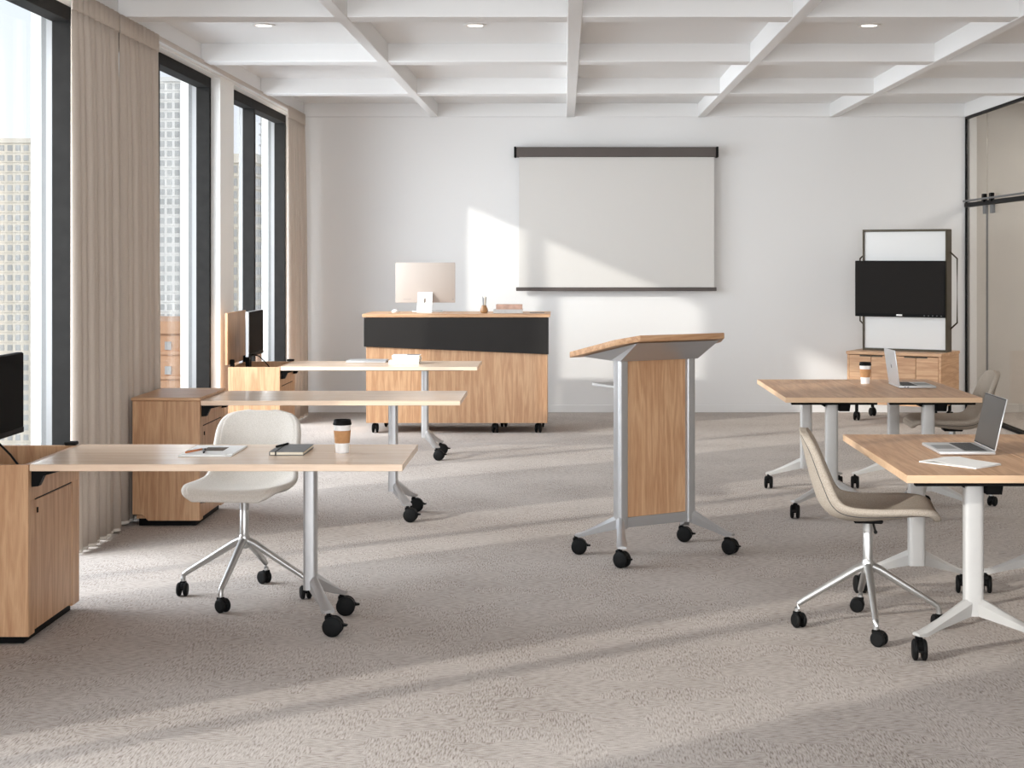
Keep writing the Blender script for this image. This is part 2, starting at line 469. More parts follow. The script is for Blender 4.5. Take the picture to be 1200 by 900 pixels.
# downlights
def downlight(x, y, label):
    t = thing('downlight', label, 'ceiling light', (x, y, ZC), 0, 'recessed downlights in the coffered ceiling')
    obj('trim_ring', lathe(BM(), [(.075, 0), (.075, -.006), (.055, -.008), (.05, -.002)], 24, cap=False), 'lamp_ring', t)
    obj('lens', lathe(BM(), [(.052, -.003), (.05, -.005)], 24), 'lamp_glow', t)
    return t


downlight(-1.98, 10.1, 'small lit downlight in the ceiling bay next to the windows')
downlight(-.59, 10.1, 'small lit downlight in the ceiling bay left of the middle beam')
downlight(2.0, 10.1, 'small lit downlight in the ceiling bay on the right')

# ------------------------------------------------------------------ shared meshes
def mesh_of(bm, m, name):
    me = bpy.data.meshes.new(name); bm.to_mesh(me); bm.free()
    for p in me.polygons: p.use_smooth = True
    me.set_sharp_from_angle(angle=R(35)); me.materials.append(M[m]); return me


def inst(name, me, parent, loc=(0, 0, 0), rz=0):
    o = bpy.data.objects.new(name, me); COL.objects.link(o); o.parent = parent; o.location = loc; o.rotation_euler = (0, 0, rz); return o


def disc(bm, y0, y1, r, cz, seg=28, dome=.0):
    prof = [(r * .25, y0 - dome), (r * .8, y0 - dome * .8), (r, y0 + .004), (r, y1 - .004), (r * .8, y1 + dome * .8), (r * .25, y1 + dome)]
    rings = []
    for rr, y in prof:
        rings.append([bm.verts.new((rr * math.cos(2 * math.pi * i / seg), y, cz + rr * math.sin(2 * math.pi * i / seg))) for i in range(seg)])
    fs = []
    for A, B in zip(rings, rings[1:]):
        for i in range(seg): fs.append(bm.faces.new((A[i], A[(i + 1) % seg], B[(i + 1) % seg], B[i])))
    fs.append(bm.faces.new(rings[0])); fs.append(bm.faces.new(rings[-1]))
    bmesh.ops.recalc_face_normals(bm, faces=fs)


def caster_meshes(D, Wd, stem_h):
    r = D / 2
    h = BM()
    # hood: arc band between the wheels + stem
    pts = []
    n = 9
    for i in range(n + 1):
        a = R(20) + R(150) * i / n
        pts.append((math.cos(a) * (r * .98), r + math.sin(a) * (r * .98)))
    inner = [(p[0] * .78, r + (p[1] - r) * .78) for p in pts]
    prism(h, pts + inner[::-1], 'y', -Wd * .14, Wd * .14)
    tube(h, [(-r * .45, 0, r * 1.1), (-r * .45, 0, D + stem_h)], .009, 10)
    box(h, -r * .45 - .014, -r * .45 + .014, -.014, .014, D * .82, D + .004, .003)
    hub = BM(); 
    tube(h, [(0, -Wd * .3, r), (0, Wd * .3, r)], r * .22, 10)
    hub.free()
    w1 = BM(); disc(w1, -Wd / 2, -Wd * .16, r, r, dome=.002)
    w2 = BM(); disc(w2, Wd * .16, Wd / 2, r, r, dome=.002)
    b = BM()
    prism(b, [(r * .75, r * 1.55), (r * 1.12, r * 1.25), (r * 1.45, r * 1.2), (r * 1.45, r * 1.05), (r * 1.05, r * 1.0), (r * .7, r * 1.2)], 'y', -Wd * .22, Wd * .22, .002)
    return (mesh_of(h, 'black', 'caster_hood'), mesh_of(w1, 'wheel', 'caster_wheel'), mesh_of(w2, 'wheel', 'caster_wheel'), mesh_of(b, 'black', 'brake_lever'))


BIG = caster_meshes(.082, .052, .016)
SMALL = caster_meshes(.062, .046, .012)


def caster(parent, x, y, rz, kit=BIG, brake=True):
    """x, y = stem position"""
    o = inst('caster', kit[0], parent, (x, y, 0), rz)
    inst('wheel', kit[1], o); inst('wheel', kit[2], o)
    if brake: inst('brake_lever', kit[3], o)
    return o


def post_bm(z0, z1, ax, ay):
    """column with a flattened oval section and shallow channels along its narrow faces"""
    bm = BM(); sec = []
    for i in range(32):
        a = 2 * math.pi * i / 32
        c, s_ = math.cos(a), math.sin(a)
        e = .45
        x = ax * math.copysign(abs(c) ** e, c); y = ay * math.copysign(abs(s_) ** e, s_)
        sec.append((x, y))
    loft(bm, [[(x, y, z0) for x, y in sec], [(x, y, z1) for x, y in sec]])
    return bm


def foot_bm(p, q, h0=(.15, .225), h1=(.092, .108), w0=.042, w1=.056):
    """sculpted arm from the column at p to the caster at q (2-D points)"""
    p = Vector((p[0], p[1], 0)); q = Vector((q[0], q[1], 0)); d = (q - p).normalized(); n = Vector((-d.y, d.x, 0))
    L_ = (q - p).length
    def sec(t, zb, zt, wt, wb):
        c = p + d * t * L_
        return [c - n * wb / 2 + Vector((0, 0, zb)), c + n * wb / 2 + Vector((0, 0, zb)), c + n * wt / 2 + Vector((0, 0, (zb + zt * 2) / 3)),
                c + n * wt * .18 + Vector((0, 0, zt)), c - n * wt * .18 + Vector((0, 0, zt)), c - n * wt / 2 + Vector((0, 0, (zb + zt * 2) / 3))]
    return loft(BM(), [sec(0, h0[0], h0[1], w0, w0 * .8), sec(.62, .112, .15, .044, .03), sec(.93, h1[0], .116, w1, w1 * .9), sec(1.07, h1[0] + .004, h1[1], w1 * .8, w1 * .75)])


# ------------------------------------------------------------------ workstations on the left
def workstation(Y, xc, xr, open_lid, label):
    """Y = front edge, xc = right side of cabinet, xr = right end of the table"""
    D = .645; CW = .39; ZT = .725
    t = thing('workstation_desk', label, 'desk', (xc, Y, 0), 0, 'mobile workstations along the windows')
    # cabinet carcass: separate panels
    z0 = .033
    zc = ZT - .002
    # side panel facing the camera with a cut-out at the lower left, then other panels
    cab = obj('cabinet', box(BM(), -CW + .02, -.02, .02, D - .02, z0 + .01, z0 + .03), 'oak_z', t)
    obj('cabinet_panel', prism(BM(), [(0, z0), (-.30, z0), (-.335, z0 + .035), (-CW, z0 + .035), (-CW, zc), (0, zc)], 'y', 0, .02, .0015), 'oak_z', cab)
    obj('cabinet_panel', box(BM(), -CW, 0, D - .02, D, z0, zc, .0015), 'oak_z', cab)
    obj('cabinet_panel', box(BM(), -CW, -CW + .02, .02, D - .02, z0 + .035, zc, .0015), 'oak_z', cab)
    obj('side_rail', box(BM(), -.02, 0, .02, D - .02, .575, zc, .0015), 'oak_z', cab)
    obj('door', box(BM(), -.02, -.001, .075, D - .10, z0 + .012, .570, .0015), 'oak_z', cab)
    obj('side_rail', box(BM(), -.02, 0, .02, .073, z0, .575, .001), 'oak_z', cab)
    obj('side_rail', box(BM(), -.02, 0, D - .098, D - .02, z0, .575, .001), 'oak_z', cab)
    obj('drawer_slot', box(BM(), -.0195, .0004, .085, D - .11, .571, .577), 'black', cab)
    obj('lock', box(BM(), -.004, .004, .10, .108, .515, .537, .001), 'black', cab)
    obj('plinth', box(BM(), -CW + .03, -.03, .03, D - .03, .0, z0 + .012), 'black', t)
    obj('cabinet_shelf', box(BM(), -CW + .02, -.02, .02, D - .02, .40, .42), 'oak_y', cab)
    if open_lid:
        lid = obj('lid', box(BM(), -CW - .022, -CW - .002, -.005, D + .005, ZT + .012, ZT + .405, .002), 'oak_z', t)
        for yy in (.06, D - .10):
            obj('hinge', box(BM(), -CW - .0, -CW + .03, yy, yy + .03, ZT - .02, ZT + .05, .004), 'black', lid)
    else:
        obj('lid', box(BM(), -CW - .006, .004, -.008, D + .008, ZT, ZT + .018, .0025), 'oak_x', t)
    obj('power_outlet', box(BM(), -.06, -.005, D - .03, D + .01, ZT, ZT + .016, .004), 'frame_dark', t) if open_lid else None
    # table
    L_ = xr - xc
    obj('tabletop', box(BM(), .004, L_, 0, .655, ZT - .028, ZT, .0018), 'top_x', t)
    for yy in (.03, .55):
        obj('bracket', prism(BM(), [(.002, ZT - .028), (.002, ZT - .095), (.03, ZT - .092), (.05, ZT - .05), (.13, ZT - .029)], 'y', yy, yy + .035), 'black', t)
    obj('support_rail', box(BM(), .06, L_ - .12, .26, .32, ZT - .05, ZT - .028, .002), 'soft_black', t)
    px, py = L_ - .424, .335
    obj('leg_post', post_bm(.155, ZT - .028, .0275, .038), 'silver', t, loc=(px, py, 0))
    obj('leg_plate', box(BM(), px - .05, px + .05, py - .12, py + .12, ZT - .036, ZT - .027, .002), 'soft_black', t)
    for s, rz in ((-1, R(-5)), (1, R(4))):
        q = (px + .105, py + s * .185)
        obj('foot', foot_bm((px + .012, py + s * .012), q), 'silver', t)
        caster(t, q[0] + .018, q[1], rz)
    return t


workstation(6.155, -2.15, -.651, True, 'oak workstation nearest the camera with open cabinet and coffee cup on its table')
workstation(8.86, -2.105, -.604, False, 'oak workstation in the middle of the row, bare table and closed cabinet lid')
workstation(11.57, -2.147, -.660, True, 'oak workstation farthest back with raised cabinet lid and white books on its table')

# monitors standing in the open cabinets
def monitor(x, y0, y1, z0, z1, label):
    yc = (y0 + y1) / 2
    t = thing('monitor', label, 'monitor', (x, yc, .42), 0, 'monitors in the open cabinets')
    h = (y1 - y0) / 2
    obj('housing', box(BM(), -.028, 0, -h, h, z0 - .42, z1 - .42, .004), 'silver' if y0 > 9 else 'black', t)
    obj('screen', box(BM(), -.004, .003, -h + .004, h - .004, z0 - .395, z1 - .424, .001), 'screen_off', t)
    obj('chin', box(BM(), -.004, .004, -h + .002, h - .002, z0 - .419, z0 - .396, .001), 'black', t)
    obj('stand', box(BM(), -.075, -.045, -.05, .05, 0, z0 - .42 + .22, .006), 'black', t)
    obj('stand_mount', box(BM(), -.05, -.026, -.04, .04, z0 - .42 + .12, z0 - .42 + .2, .004), 'black', t)
    obj('stand_base', box(BM(), -.11, .06, -.11, .11, 0, .012, .004), 'black', t)
    obj('cable', tube(BM(), [(-.01, -.17, z0 - .42 + .02), (.06, -.19, z0 - .42 + .005), (.11, -.20, z0 - .46), (.155, -.215, z0 - .51), (.17, -.22, .10)], .0045, 8), 'black', t)
    return t


monitor(-2.37, 6.2, 6.72, .79, 1.14, 'black monitor rising from the open cabinet at the left edge of the photo')
monitor(-2.398, 11.66, 12.2, .79, 1.137, 'monitor in front of the raised lid of the farthest workstation')

# ------------------------------------------------------------------ flip-top tables on the right
def flip_table(x0, Y, label):
    Wd, Lg, ZT = .577, 1.345, .725
    t = thing('flip_table', label, 'table', (x0, Y, 0), 0, 'oak folding tables on casters')
    obj('tabletop', box(BM(), 0, Wd, 0, Lg, ZT - .03, ZT, .0015), 'oak_y', t)
    eb = BM()
    for q in ((-.0012, .0, -.0012, Lg + .0012), (Wd, Wd + .0006, -.0012, Lg + .0012), (0, Wd, -.0012, 0), (0, Wd, Lg, Lg + .0012)):
        box(eb, q[0], q[1], q[2], q[3], ZT - .0295, ZT - .0006)
    obj('edge_band', eb, 'edge', t, smooth=False)
    for yy, s in ((.0, -1), (Lg, 1)):
        obj('end_rail', box(BM(), .035, Wd - .035, min(yy - s * .012, yy - s * .045), max(yy - s * .012, yy - s * .045), ZT - .044, ZT - .03, .002), 'soft_black', t)
    obj('cross_bar', box(BM(), Wd / 2 - .03, Wd / 2 + .03, .22, Lg - .22, ZT - .075, ZT - .04, .004), 'soft_black', t)
    for yy, s in ((.185, -1), (Lg - .185, 1)):
        px = Wd / 2 + .012
        obj('leg_post', post_bm(.150, ZT - .05, .038, .0285), 'pale_silver', t, loc=(px, yy, 0))
        obj('flip_hinge', prism(BM(), [(px - .12, ZT - .03), (px + .11, ZT - .03), (px + .10, ZT - .095), (px + .04, ZT - .095), (px + .04, ZT - .05), (px - .045, ZT - .05), (px - .045, ZT - .07)], 'y', yy - .05, yy + .05, .002), 'soft_black', t)
        for sx in (-1, 1):
            q = (px + sx * .235, yy + s * .105)
            obj('foot', foot_bm((px + sx * .02, yy + s * .012), q), 'pale_silver', t)
            caster(t, q[0], q[1], R(90) * s + R(random.uniform(-14, 14)))
    return t


flip_table(1.303, 5.848, 'oak folding table nearest the camera with laptop and paper, chair at its left')
flip_table(1.883, 5.848, 'oak folding table cut by the right edge, pushed against the nearest one')
flip_table(1.303, 9.054, 'oak folding table in the back pair with its left side free')
flip_table(1.883, 9.054, 'oak folding table in the back pair, under coffee cup and open laptop')

# ------------------------------------------------------------------ chairs
def lerp_list(pts, n):
    """Catmull-Rom resample of a list of tuples"""
    out = []
    m = len(pts) - 1
    for i in range(n + 1):
        u = i / n * m; k = min(int(u), m - 1); f = u - k
        p0, p1, p2, p3 = pts[max(k - 1, 0)], pts[k], pts[k + 1], pts[min(k + 2, m)]
        out.append(tuple(.5 * ((2 * b) + (-a + c) * f + (2 * a - 5 * b + 4 * c - d) * f * f + (-a + 3 * b - 3 * c + d) * f ** 3) for a, b, c, d in zip(p0, p1, p2, p3)))
    return out


PROF = [  # x, z, half width, curl
    (.271, .476, .150, .000), (.266, .493, .186, .004), (.240, .506, .212, .013), (.17, .499, .230, .030), (.08, .484, .233, .044), (0, .474, .231, .054),
    (-.08, .472, .224, .062), (-.145, .488, .216, .068), (-.19, .533, .211, .070), (-.215, .60, .209, .064), (-.235, .67, .208, .054),
    (-.250, .735, .203, .042), (-.260, .780, .188, .028), (-.266, .808, .160, .014), (-.269, .823, .115, .006), (-.270, .829, .060, .002)]


def shell_bm(nv=40, nu=18, srange=1.0, off=0.0, v0=0, v1=1):
    P_ = lerp_list(PROF, nv); bm = BM(); rows = []
    for j, (x, z, hw, cu) in enumerate(P_):
        if not (v0 <= j / nv <= v1): continue
        a = P_[max(j - 1, 0)]; b = P_[min(j + 1, nv)]
        tx, tz = b[0] - a[0], b[1] - a[1]; l = math.hypot(tx, tz) or 1
        nx, nz = tz / l, -tx / l   # up / forward
        row = []
        for i in range(nu + 1):
            s_ = (2 * i / nu - 1) * srange
            c = cu * abs(s_) ** 2.6 * 1.0 + off
            row.append(bm.verts.new((x + nx * c, hw * s_, z + nz * c)))
        rows.append(row)
    for A, B in zip(rows, rows[1:]):
        for i in range(nu): bm.faces.new((A[i], B[i], B[i + 1], A[i + 1]))
    bmesh.ops.recalc_face_normals(bm, faces=bm.faces[:])
    return bm


def chair(loc, rz, base_rz, fab, label):
    t = thing('swivel_chair', label, 'chair', loc, rz, 'upholstered swivel shell chairs on four-star bases')
    o = obj('seat_shell', shell_bm(), fab, t, ang=180)
    md = o.modifiers.new('thick', 'SOLIDIFY'); md.thickness = .03; md.offset = 0
    md = o.modifiers.new('round', 'SUBSURF'); md.levels = 1; md.render_levels = 1
    o = obj('seat_pad', shell_bm(srange=.90, off=.012, v0=.06, v1=.965), fab, t, ang=180)
    md = o.modifiers.new('thick', 'SOLIDIFY'); md.thickness = .012; md.offset = 0
    md = o.modifiers.new('round', 'SUBSURF'); md.levels = 1; md.render_levels = 1
    pp = BM(); P_ = lerp_list(PROF, 60)
    for sd_ in (-1, 1):
        pts = []
        for j in range(8, 56):
            x, z, hw, cu = P_[j]; a, b = P_[j - 1], P_[j + 1]
            tx, tz = b[0] - a[0], b[1] - a[1]; l = math.hypot(tx, tz)
            c = cu * .86 ** 2.6 - .0135
            pts.append((x - c * -tz / l if False else x + (tz / l) * c, sd_ * hw * .86 * 1.03, z - (tx / l) * c))
        tube(pp, pts, .0022, 6)
    obj('piping', pp, 'keys', t)
    obj('seat_plate', box(BM(), -.06, .06, -.055, .055, .446, .464, .006), 'black', t)
    obj('tilt_lever', tube(BM(), [(.02, -.06, .445), (.02, -.17, .44), (.02, -.2, .438)], [.005, .005, .008], 8), 'black', t)
    obj('column', lathe(BM(), [(.0205, .27), (.0205, .398), (.0195, .40), (.0195, .403), (.0215, .405), (.0215, .452)], 20), 'polished', t)
    obj('hub', lathe(BM(), [(.018, .225), (.027, .235), (.027, .275), (.021, .29)], 20), 'polished', t)
    for k in range(4):
        a = base_rz - rz + k * math.pi / 2
        c, s_ = math.cos(a), math.sin(a)
        pr = [(.012, .262), (.05, .246), (.16, .178), (.265, .114), (.288, .098), (.294, .078), (.294, .066)]
        obj('base_arm', tube(BM(), [(r * c, r * s_, z) for r, z in pr], [.0185, .0175, .0155, .0135, .0125, .012, .012], 12), 'polished', t)
        rr = .294
        kit = SMALL
        rnd = a + R(random.choice((60, 100, 80, 120)))
        o = inst('caster', kit[0], t, (rr * c + .014 * math.cos(rnd), rr * s_ + .014 * math.sin(rnd), 0), rnd)
        inst('wheel', kit[1], o); inst('wheel', kit[2], o)
    return t


chair((-1.465, 7.02, 0), R(-96), R(-98.5), 'chair_pale', 'pale oatmeal shell chair tucked under the nearest workstation on the left')
chair((1.27, 6.44, 0), R(-8), R(-95), 'chair_taupe', 'taupe shell chair in side view facing the nearest folding table')
chair((2.47, 9.8, 0), R(176), R(40), 'chair_taupe', 'taupe shell chair behind the back pair of tables, facing left')

# ------------------------------------------------------------------ lectern
def lectern():
    t = thing('lectern', 'oak and silver mobile lectern with slanted top standing mid-room', 'lectern', (.47, 8.04, 0), R(31))
    for sx in (-1, 1):
        px = sx * .213
        obj('leg_post', post_bm(.155, 1.03, .028, .036), 'silver', t, loc=(px, 0, 0))
        for sy in (-1, 1):
            q = (px + sx * .125, sy * .205)
            obj('foot', foot_bm((px + sx * .01, sy * .012), q), 'silver', t)
            caster(t, q[0], q[1], R(-60 if sy < 0 else -35) + R(random.uniform(-12, 12)))
    obj('front_panel', box(BM(), -.187, .187, -.014, .010, .21, 1.03, .001), 'oak_z', t)
    obj('bottom_rail', box(BM(), -.187, .187, -.022, .022, .158, .21, .003), 'silver', t)
    # slanted top: high edge towards the audience (-y), low edge towards the speaker (+y)
    def zt(y): return 1.109 - .21 * y
    th = .03
    out = [(-.262, -.255), (.262, -.255), (.335, -.13), (.37, .25), (-.37, .25), (-.335, -.13)]
    bm = BM()
    loft(bm, [[(x, y, zt(y) - th) for x, y in out], [(x, y, zt(y)) for x, y in out]])
    bmesh.ops.bevel(bm, geom=list(bm.edges), offset=.002, segments=1, affect='EDGES')
    obj('top', bm, 'oak_x', t)
    lip = BM(); loft(lip, [[(x, y, zt(y) - .001) for x, y in ((-.3, .235), (.3, .235), (.3, .247), (-.3, .247))], [(x, y, zt(y) + .012) for x, y in ((-.3, .235), (.3, .235), (.3, .247), (-.3, .247))]])
    obj('paper_stop', lip, 'silver', t)
    tray = BM()
    a = [(-.245, -.045), (.245, -.045), (.245, .045), (-.245, .045)]
    b = [(-.255, -.22), (.255, -.22), (.32, .2), (-.32, .2)]
    loft(tray, [[(x, y, 1.018) for x, y in a], [(x, y, zt(y) - th - .004) for x, y in b]])
    obj('top_bracket', tray, 'silver', t, smooth=False)
    obj('rear_shelf', box(BM(), -.20, .20, .03, .30, .868, .884, .003), 'pale_silver', t)
    return t


lectern()

# ------------------------------------------------------------------ teacher's desk
TX, TY = -.955, 13.52
t = thing('presentation_desk', 'tall oak desk with black upper panel below the projection screen', 'desk', (TX, TY, 0))
obj('top', box(BM(), -.825, .825, -.03, .64, 1.022, 1.05, .002), 'oak_x', t)
obj('front_panel', box(BM(), -.795, .80, .0, .022, .09, 1.022, .0015), 'oak_z', t)
for x in (-.795, .78): obj('side_panel', box(BM(), x, x + .02, .022, .60, .09, 1.022, .0015), 'oak_z', t)
obj('floor_panel', box(BM(), -.775, .78, .022, .6, .09, .11), 'oak_x', t)
obj('shelf', box(BM(), -.775, .78, .022, .58, .55, .57), 'oak_x', t)
obj('modesty_panel', prism(BM(), [(-.812, 1.018), (.812, 1.018), (.812, .696), (-.812, .764)], 'y', -.024, -.002, .002), 'modesty', t)
for (x, y) in ((-.72, .05), (-.66, .5), (.34, .05), (.40, .5), (.72, .05), (.74, .5)):
    caster(t, x, y, R(80 + random.uniform(-20, 20)), BIG, False)
obj('cable_grommet', box(BM(), .64, .77, .22, .34, 1.049, 1.053, .001), 'grey_cover', t)

ZD = 1.0506
def imac():
    t = thing('desktop_computer', 'cream desktop computer seen from behind on the tall desk', 'computer', (-1.262, 13.86, ZD))
    d = obj('display', box(BM(), -.27, .27, .03, .042, .088, .450, .004, 2), 'cream_metal', t)
    for k in range(4): obj('port', box(BM(), -.195 + k * .018, -.185 + k * .018, .0285, .031, .117, .121), 'grey_cover', d)
    obj('power_button', lathe(BM(), [(.006, 0), (.006, .002)], 12), 'alu', d, loc=(.25, .031, .118), rot=(R(90), 0, 0))
    st = BM()
    # tilted stand plate with the oval cable hole, built as a ring
    n = 32; rows = []
    for yo in (-.012, -.002):
        o_, i_ = [], []
        for k in range(n):
            a = 2 * math.pi * k / n; c, s_ = math.cos(a), math.sin(a)
            m_ = max(abs(c), abs(s_)); x, z = .066 * c / m_, .092 + .09 * s_ / m_
            lean = -.08 + .115 * (z - .002) / .18
            o_.append(st.verts.new((x, lean + yo, z)))
            xi, zi = .011 * c, .108 + .024 * s_
            i_.append(st.verts.new((xi, -.08 + .115 * (zi - .002) / .18 + yo, zi)))
        rows.append((o_, i_))
    (oa, ia), (ob, ib) = rows
    for k in range(n):
        j = (k + 1) % n
        st.faces.new((oa[k], oa[j], ia[j], ia[k])); st.faces.new((ob[j], ob[k], ib[k], ib[j]))
        st.faces.new((oa[j], oa[k], ob[k], ob[j])); st.faces.new((ia[k], ia[j], ib[j], ib[k]))
    bmesh.ops.recalc_face_normals(st, faces=st.faces[:])
    obj('stand', st, 'white', t, smooth=False)
    obj('stand_foot', box(BM(), -.066, .066, -.09, .10, 0, .006, .002), 'white', t)


imac()
kb = thing('keyboard', 'slim white keyboard lying on the tall desk under the desktop computer', 'keyboard', (-1.25, 14.02, ZD))
obj('keyboard_base', box(BM(), -.14, .14, -.055, .055, 0, .009, .003), 'white', kb)
kk = BM()
for r_ in range(5):
    for c_ in range(14): box(kk, -.132 + c_ * .019, -.116 + c_ * .019, -.045 + r_ * .018, -.03 + r_ * .018, .0085, .012)
o = obj('keys', kk, 'alu', kb); o['kind'] = 'stuff'
ms = thing('computer_mouse', 'white computer mouse left of the desktop computer', 'mouse', (-1.535, 13.9, ZD))
obj('mouse_body', lathe(BM(), [(.030, 0), (.034, .005), (.032, .014), (.022, .022), (.008, .026)], 20, sx=.95, sy=1.6), 'white', ms)

vp = thing('pencil_vase', 'little brown ceramic vase of pencils on the tall desk', 'vase', (-.722, 13.72, ZD))
obj('vase_body', lathe(BM(), [(.022, 0), (.030, .004), (.036, .018), (.033, .036), (.024, .055), (.020, .068), (.017, .07), (.021, .05), (.028, .03), (.02, .012)], 24), 'brownvase', vp)
for dx, dy, l, m_ in ((-.008, .004, .145, 'alu'), (.006, -.006, .15, 'page'), (.010, .008, .142, 'grey_cover'), (-.003, -.009, .135, 'alu')):
    obj('pencil', tube(BM(), [(dx * .6, dy * .6, .014), (dx * 1.7, dy * 1.7, l)], .0038, 8), m_, vp)


def book(loc, rz, w_, d_, h_, cov, label, group=None, spine='y'):
    b = thing('book', label, 'book', loc, rz, group)
    c = BM()
    box(c, -w_ / 2, w_ / 2, -d_ / 2, d_ / 2, 0, .0025, .0006); box(c, -w_ / 2, w_ / 2, -d_ / 2, d_ / 2, h_ - .0025, h_, .0006)
    if spine == 'y': box(c, -w_ / 2, w_ / 2, -d_ / 2, -d_ / 2 + .003, .0015, h_ - .0015)
    else: box(c, -w_ / 2, -w_ / 2 + .003, -d_ / 2, d_ / 2, .0015, h_ - .0015)
    obj('cover', c, cov, b)
    obj('pages', box(BM(), -w_ / 2 + .004, w_ / 2 - .004, -d_ / 2 + .003, d_ / 2 - .004, .002, h_ - .002), 'page', b)
    return b


book((-.506, 13.75, ZD), 0, .262, .18, .034, 'greycover2', 'pale grey book at the bottom of the pair on the tall desk', 'pair of books on the tall desk')
book((-.497, 13.755, ZD + .034), R(1), .235, .165, .042, 'rosecover', 'marbled rose-brown book on top of the pair on the tall desk', 'pair of books on the tall desk')

# ------------------------------------------------------------------ projection screen
sc_ = thing('projection_screen', 'pull-down projection screen with dark housing on the back wall', 'screen', (.508, YW - .004, 0))
obj('housing', box(BM(), -.99, .99, -.12, -.0, 2.541, 2.639, .006), 'proj_case', sc_)
for x in (-1.012, .99): obj('end_cap', box(BM(), x, x + .022, -.124, -.0, 2.537, 2.643, .004), 'black', sc_)
obj('cloth', box(BM(), -.962, .972, -.084, -.081, 1.248, 2.545), 'proj', sc_, smooth=False)
obj('bottom_bar', box(BM(), -.992, .995, -.096, -.066, 1.213, 1.250, .004), 'proj_case', sc_)

# ------------------------------------------------------------------ media cart
CA = R(-30)
mc = thing('media_cart', 'oak cabinet on casters carrying a bronze whiteboard frame in the right corner', 'cabinet', (2.675, 14.56, 0), CA)
CW, CD, CZ = .90, .60, .66
obj('top', box(BM(), -.008, CW + .008, -.008, CD, CZ - .028, CZ, .002), 'oak_x', mc)
for x in (0, CW - .022): obj('side_panel', box(BM(), x, x + .022, 0, CD, .165, CZ - .028, .0015), 'oak_y', mc)
obj('bottom_panel', box(BM(), .022, CW - .022, .0, CD, .165, .187), 'oak_x', mc)
obj('back_panel', box(BM(), .022, CW - .022, CD - .02, CD, .187, CZ - .028), 'oak_x', mc)
dw = (CW - .044) / 4
for k in range(4):
    x0 = .022 + k * dw
    d = obj('door', box(BM(), x0 + .002, x0 + dw - .002, -.002, .018, .189, CZ - .034, .0015), 'oak_x', mc)
    px0 = x0 + dw - .11 if k % 2 == 0 else x0 + .004
    obj('pull', box(BM(), px0, px0 + .106, -.007, -.0, CZ - .046, CZ - .034, .001), 'bronze', d)
for x in (.07, CW - .07):
    for y in (.07, CD - .07):
        caster(mc, x, y, R(100 + random.uniform(-40, 40)), BIG, False)
        obj('caster_stem', tube(BM(), [(x - .0, y, .085), (x, y, .166)], .016, 12), 'black', mc)
FW, FX, FY = .815, .075, .22
fr = BM()
z0, z1 = CZ, 1.812
ft = .014
fd = .165
box(fr, FX, FX + ft, FY, FY + fd, z0, z1, .002); box(fr, FX + FW - ft, FX + FW, FY, FY + fd, z0, z1, .002)
box(fr, FX + ft, FX + FW - ft, FY, FY + fd, z0, z0 + .022, .002); box(fr, FX + ft, FX + FW - ft, FY, FY + fd, z1 - .022, z1, .002)
obj('board_frame', fr, 'bronze', mc)
obj('whiteboard', box(BM(), FX + ft, FX + FW - ft, FY + .02, FY + .05, z0 + .022, z1 - .022), 'board', mc, smooth=False)
for s in (-1, 1):
    xb = FX + (0 if s < 0 else FW); xo = xb + s * .065; yc = FY + .12
    obj('handle', tube(BM(), [(xb - s * .004, yc, 1.60), (xo, yc, 1.535), (xo, yc, .935), (xb - s * .004, yc, .87)], .008, 8), 'bronze', mc)

tv = thing('television', 'black television mounted across the bronze whiteboard frame', 'television', (2.675, 14.56, 0), CA)
TX0, TX1, TZ0, TZ1 = FX - .055, FX + FW - .0, .985, 1.515
obj('tv_body', box(BM(), TX0, TX1, FY - .055, FY - .02, TZ0, TZ1, .004), 'black', tv)
obj('tv_panel', box(BM(), TX0 + .008, TX1 - .008, FY - .0575, FY - .05, TZ0 + .032, TZ1 - .008, .001), 'tv_screen', tv)
obj('wall_bracket', box(BM(), TX0 + .25, TX1 - .25, FY - .019, FY + .0195, TZ0 + .12, TZ1 - .12, .002), 'black', tv)
obj('badge', box(BM(), (TX0 + TX1) / 2 - .028, (TX0 + TX1) / 2 + .028, FY - .060, FY - .054, TZ0 + .010, TZ0 + .026, .001), 'white', tv)
for k in range(5): obj('button', box(BM(), TX1 - .20 + k * .04, TX1 - .192 + k * .04, FY - .0575, FY - .054, TZ0 + .012, TZ0 + .020), 'grey_cover', tv)

# ------------------------------------------------------------------ small things on the tables
ZT = .7257
def cup(x, y, label):
    t = thing('coffee_cup', label, 'cup', (x, y, ZT), 0, 'takeaway coffee cups')
    obj('cup', lathe(BM(), [(.027, 0), (.028, .002), (.0365, .120), (.0375, .122), (.0375, .125), (.030, .125)], 28), 'cupwhite', t)
    obj('sleeve', lathe(BM(), [(.0308, .042), (.0318, .042), (.0362, .095), (.0352, .095)], 28, cap=False), 'cardboard', t)
    obj('lid', lathe(BM(), [(.0372, .118), (.0395, .119), (.0395, .126), (.0375, .128), (.036, .139), (.034, .140), (.0335, .134), (.012, .133)], 28), 'black', t)
    return t


cup(-.945, 6.52, 'takeaway coffee cup with black lid on the nearest workstation table')
cup(1.965, 10.05, 'takeaway coffee cup with black lid beside the laptop on the back pair of tables')

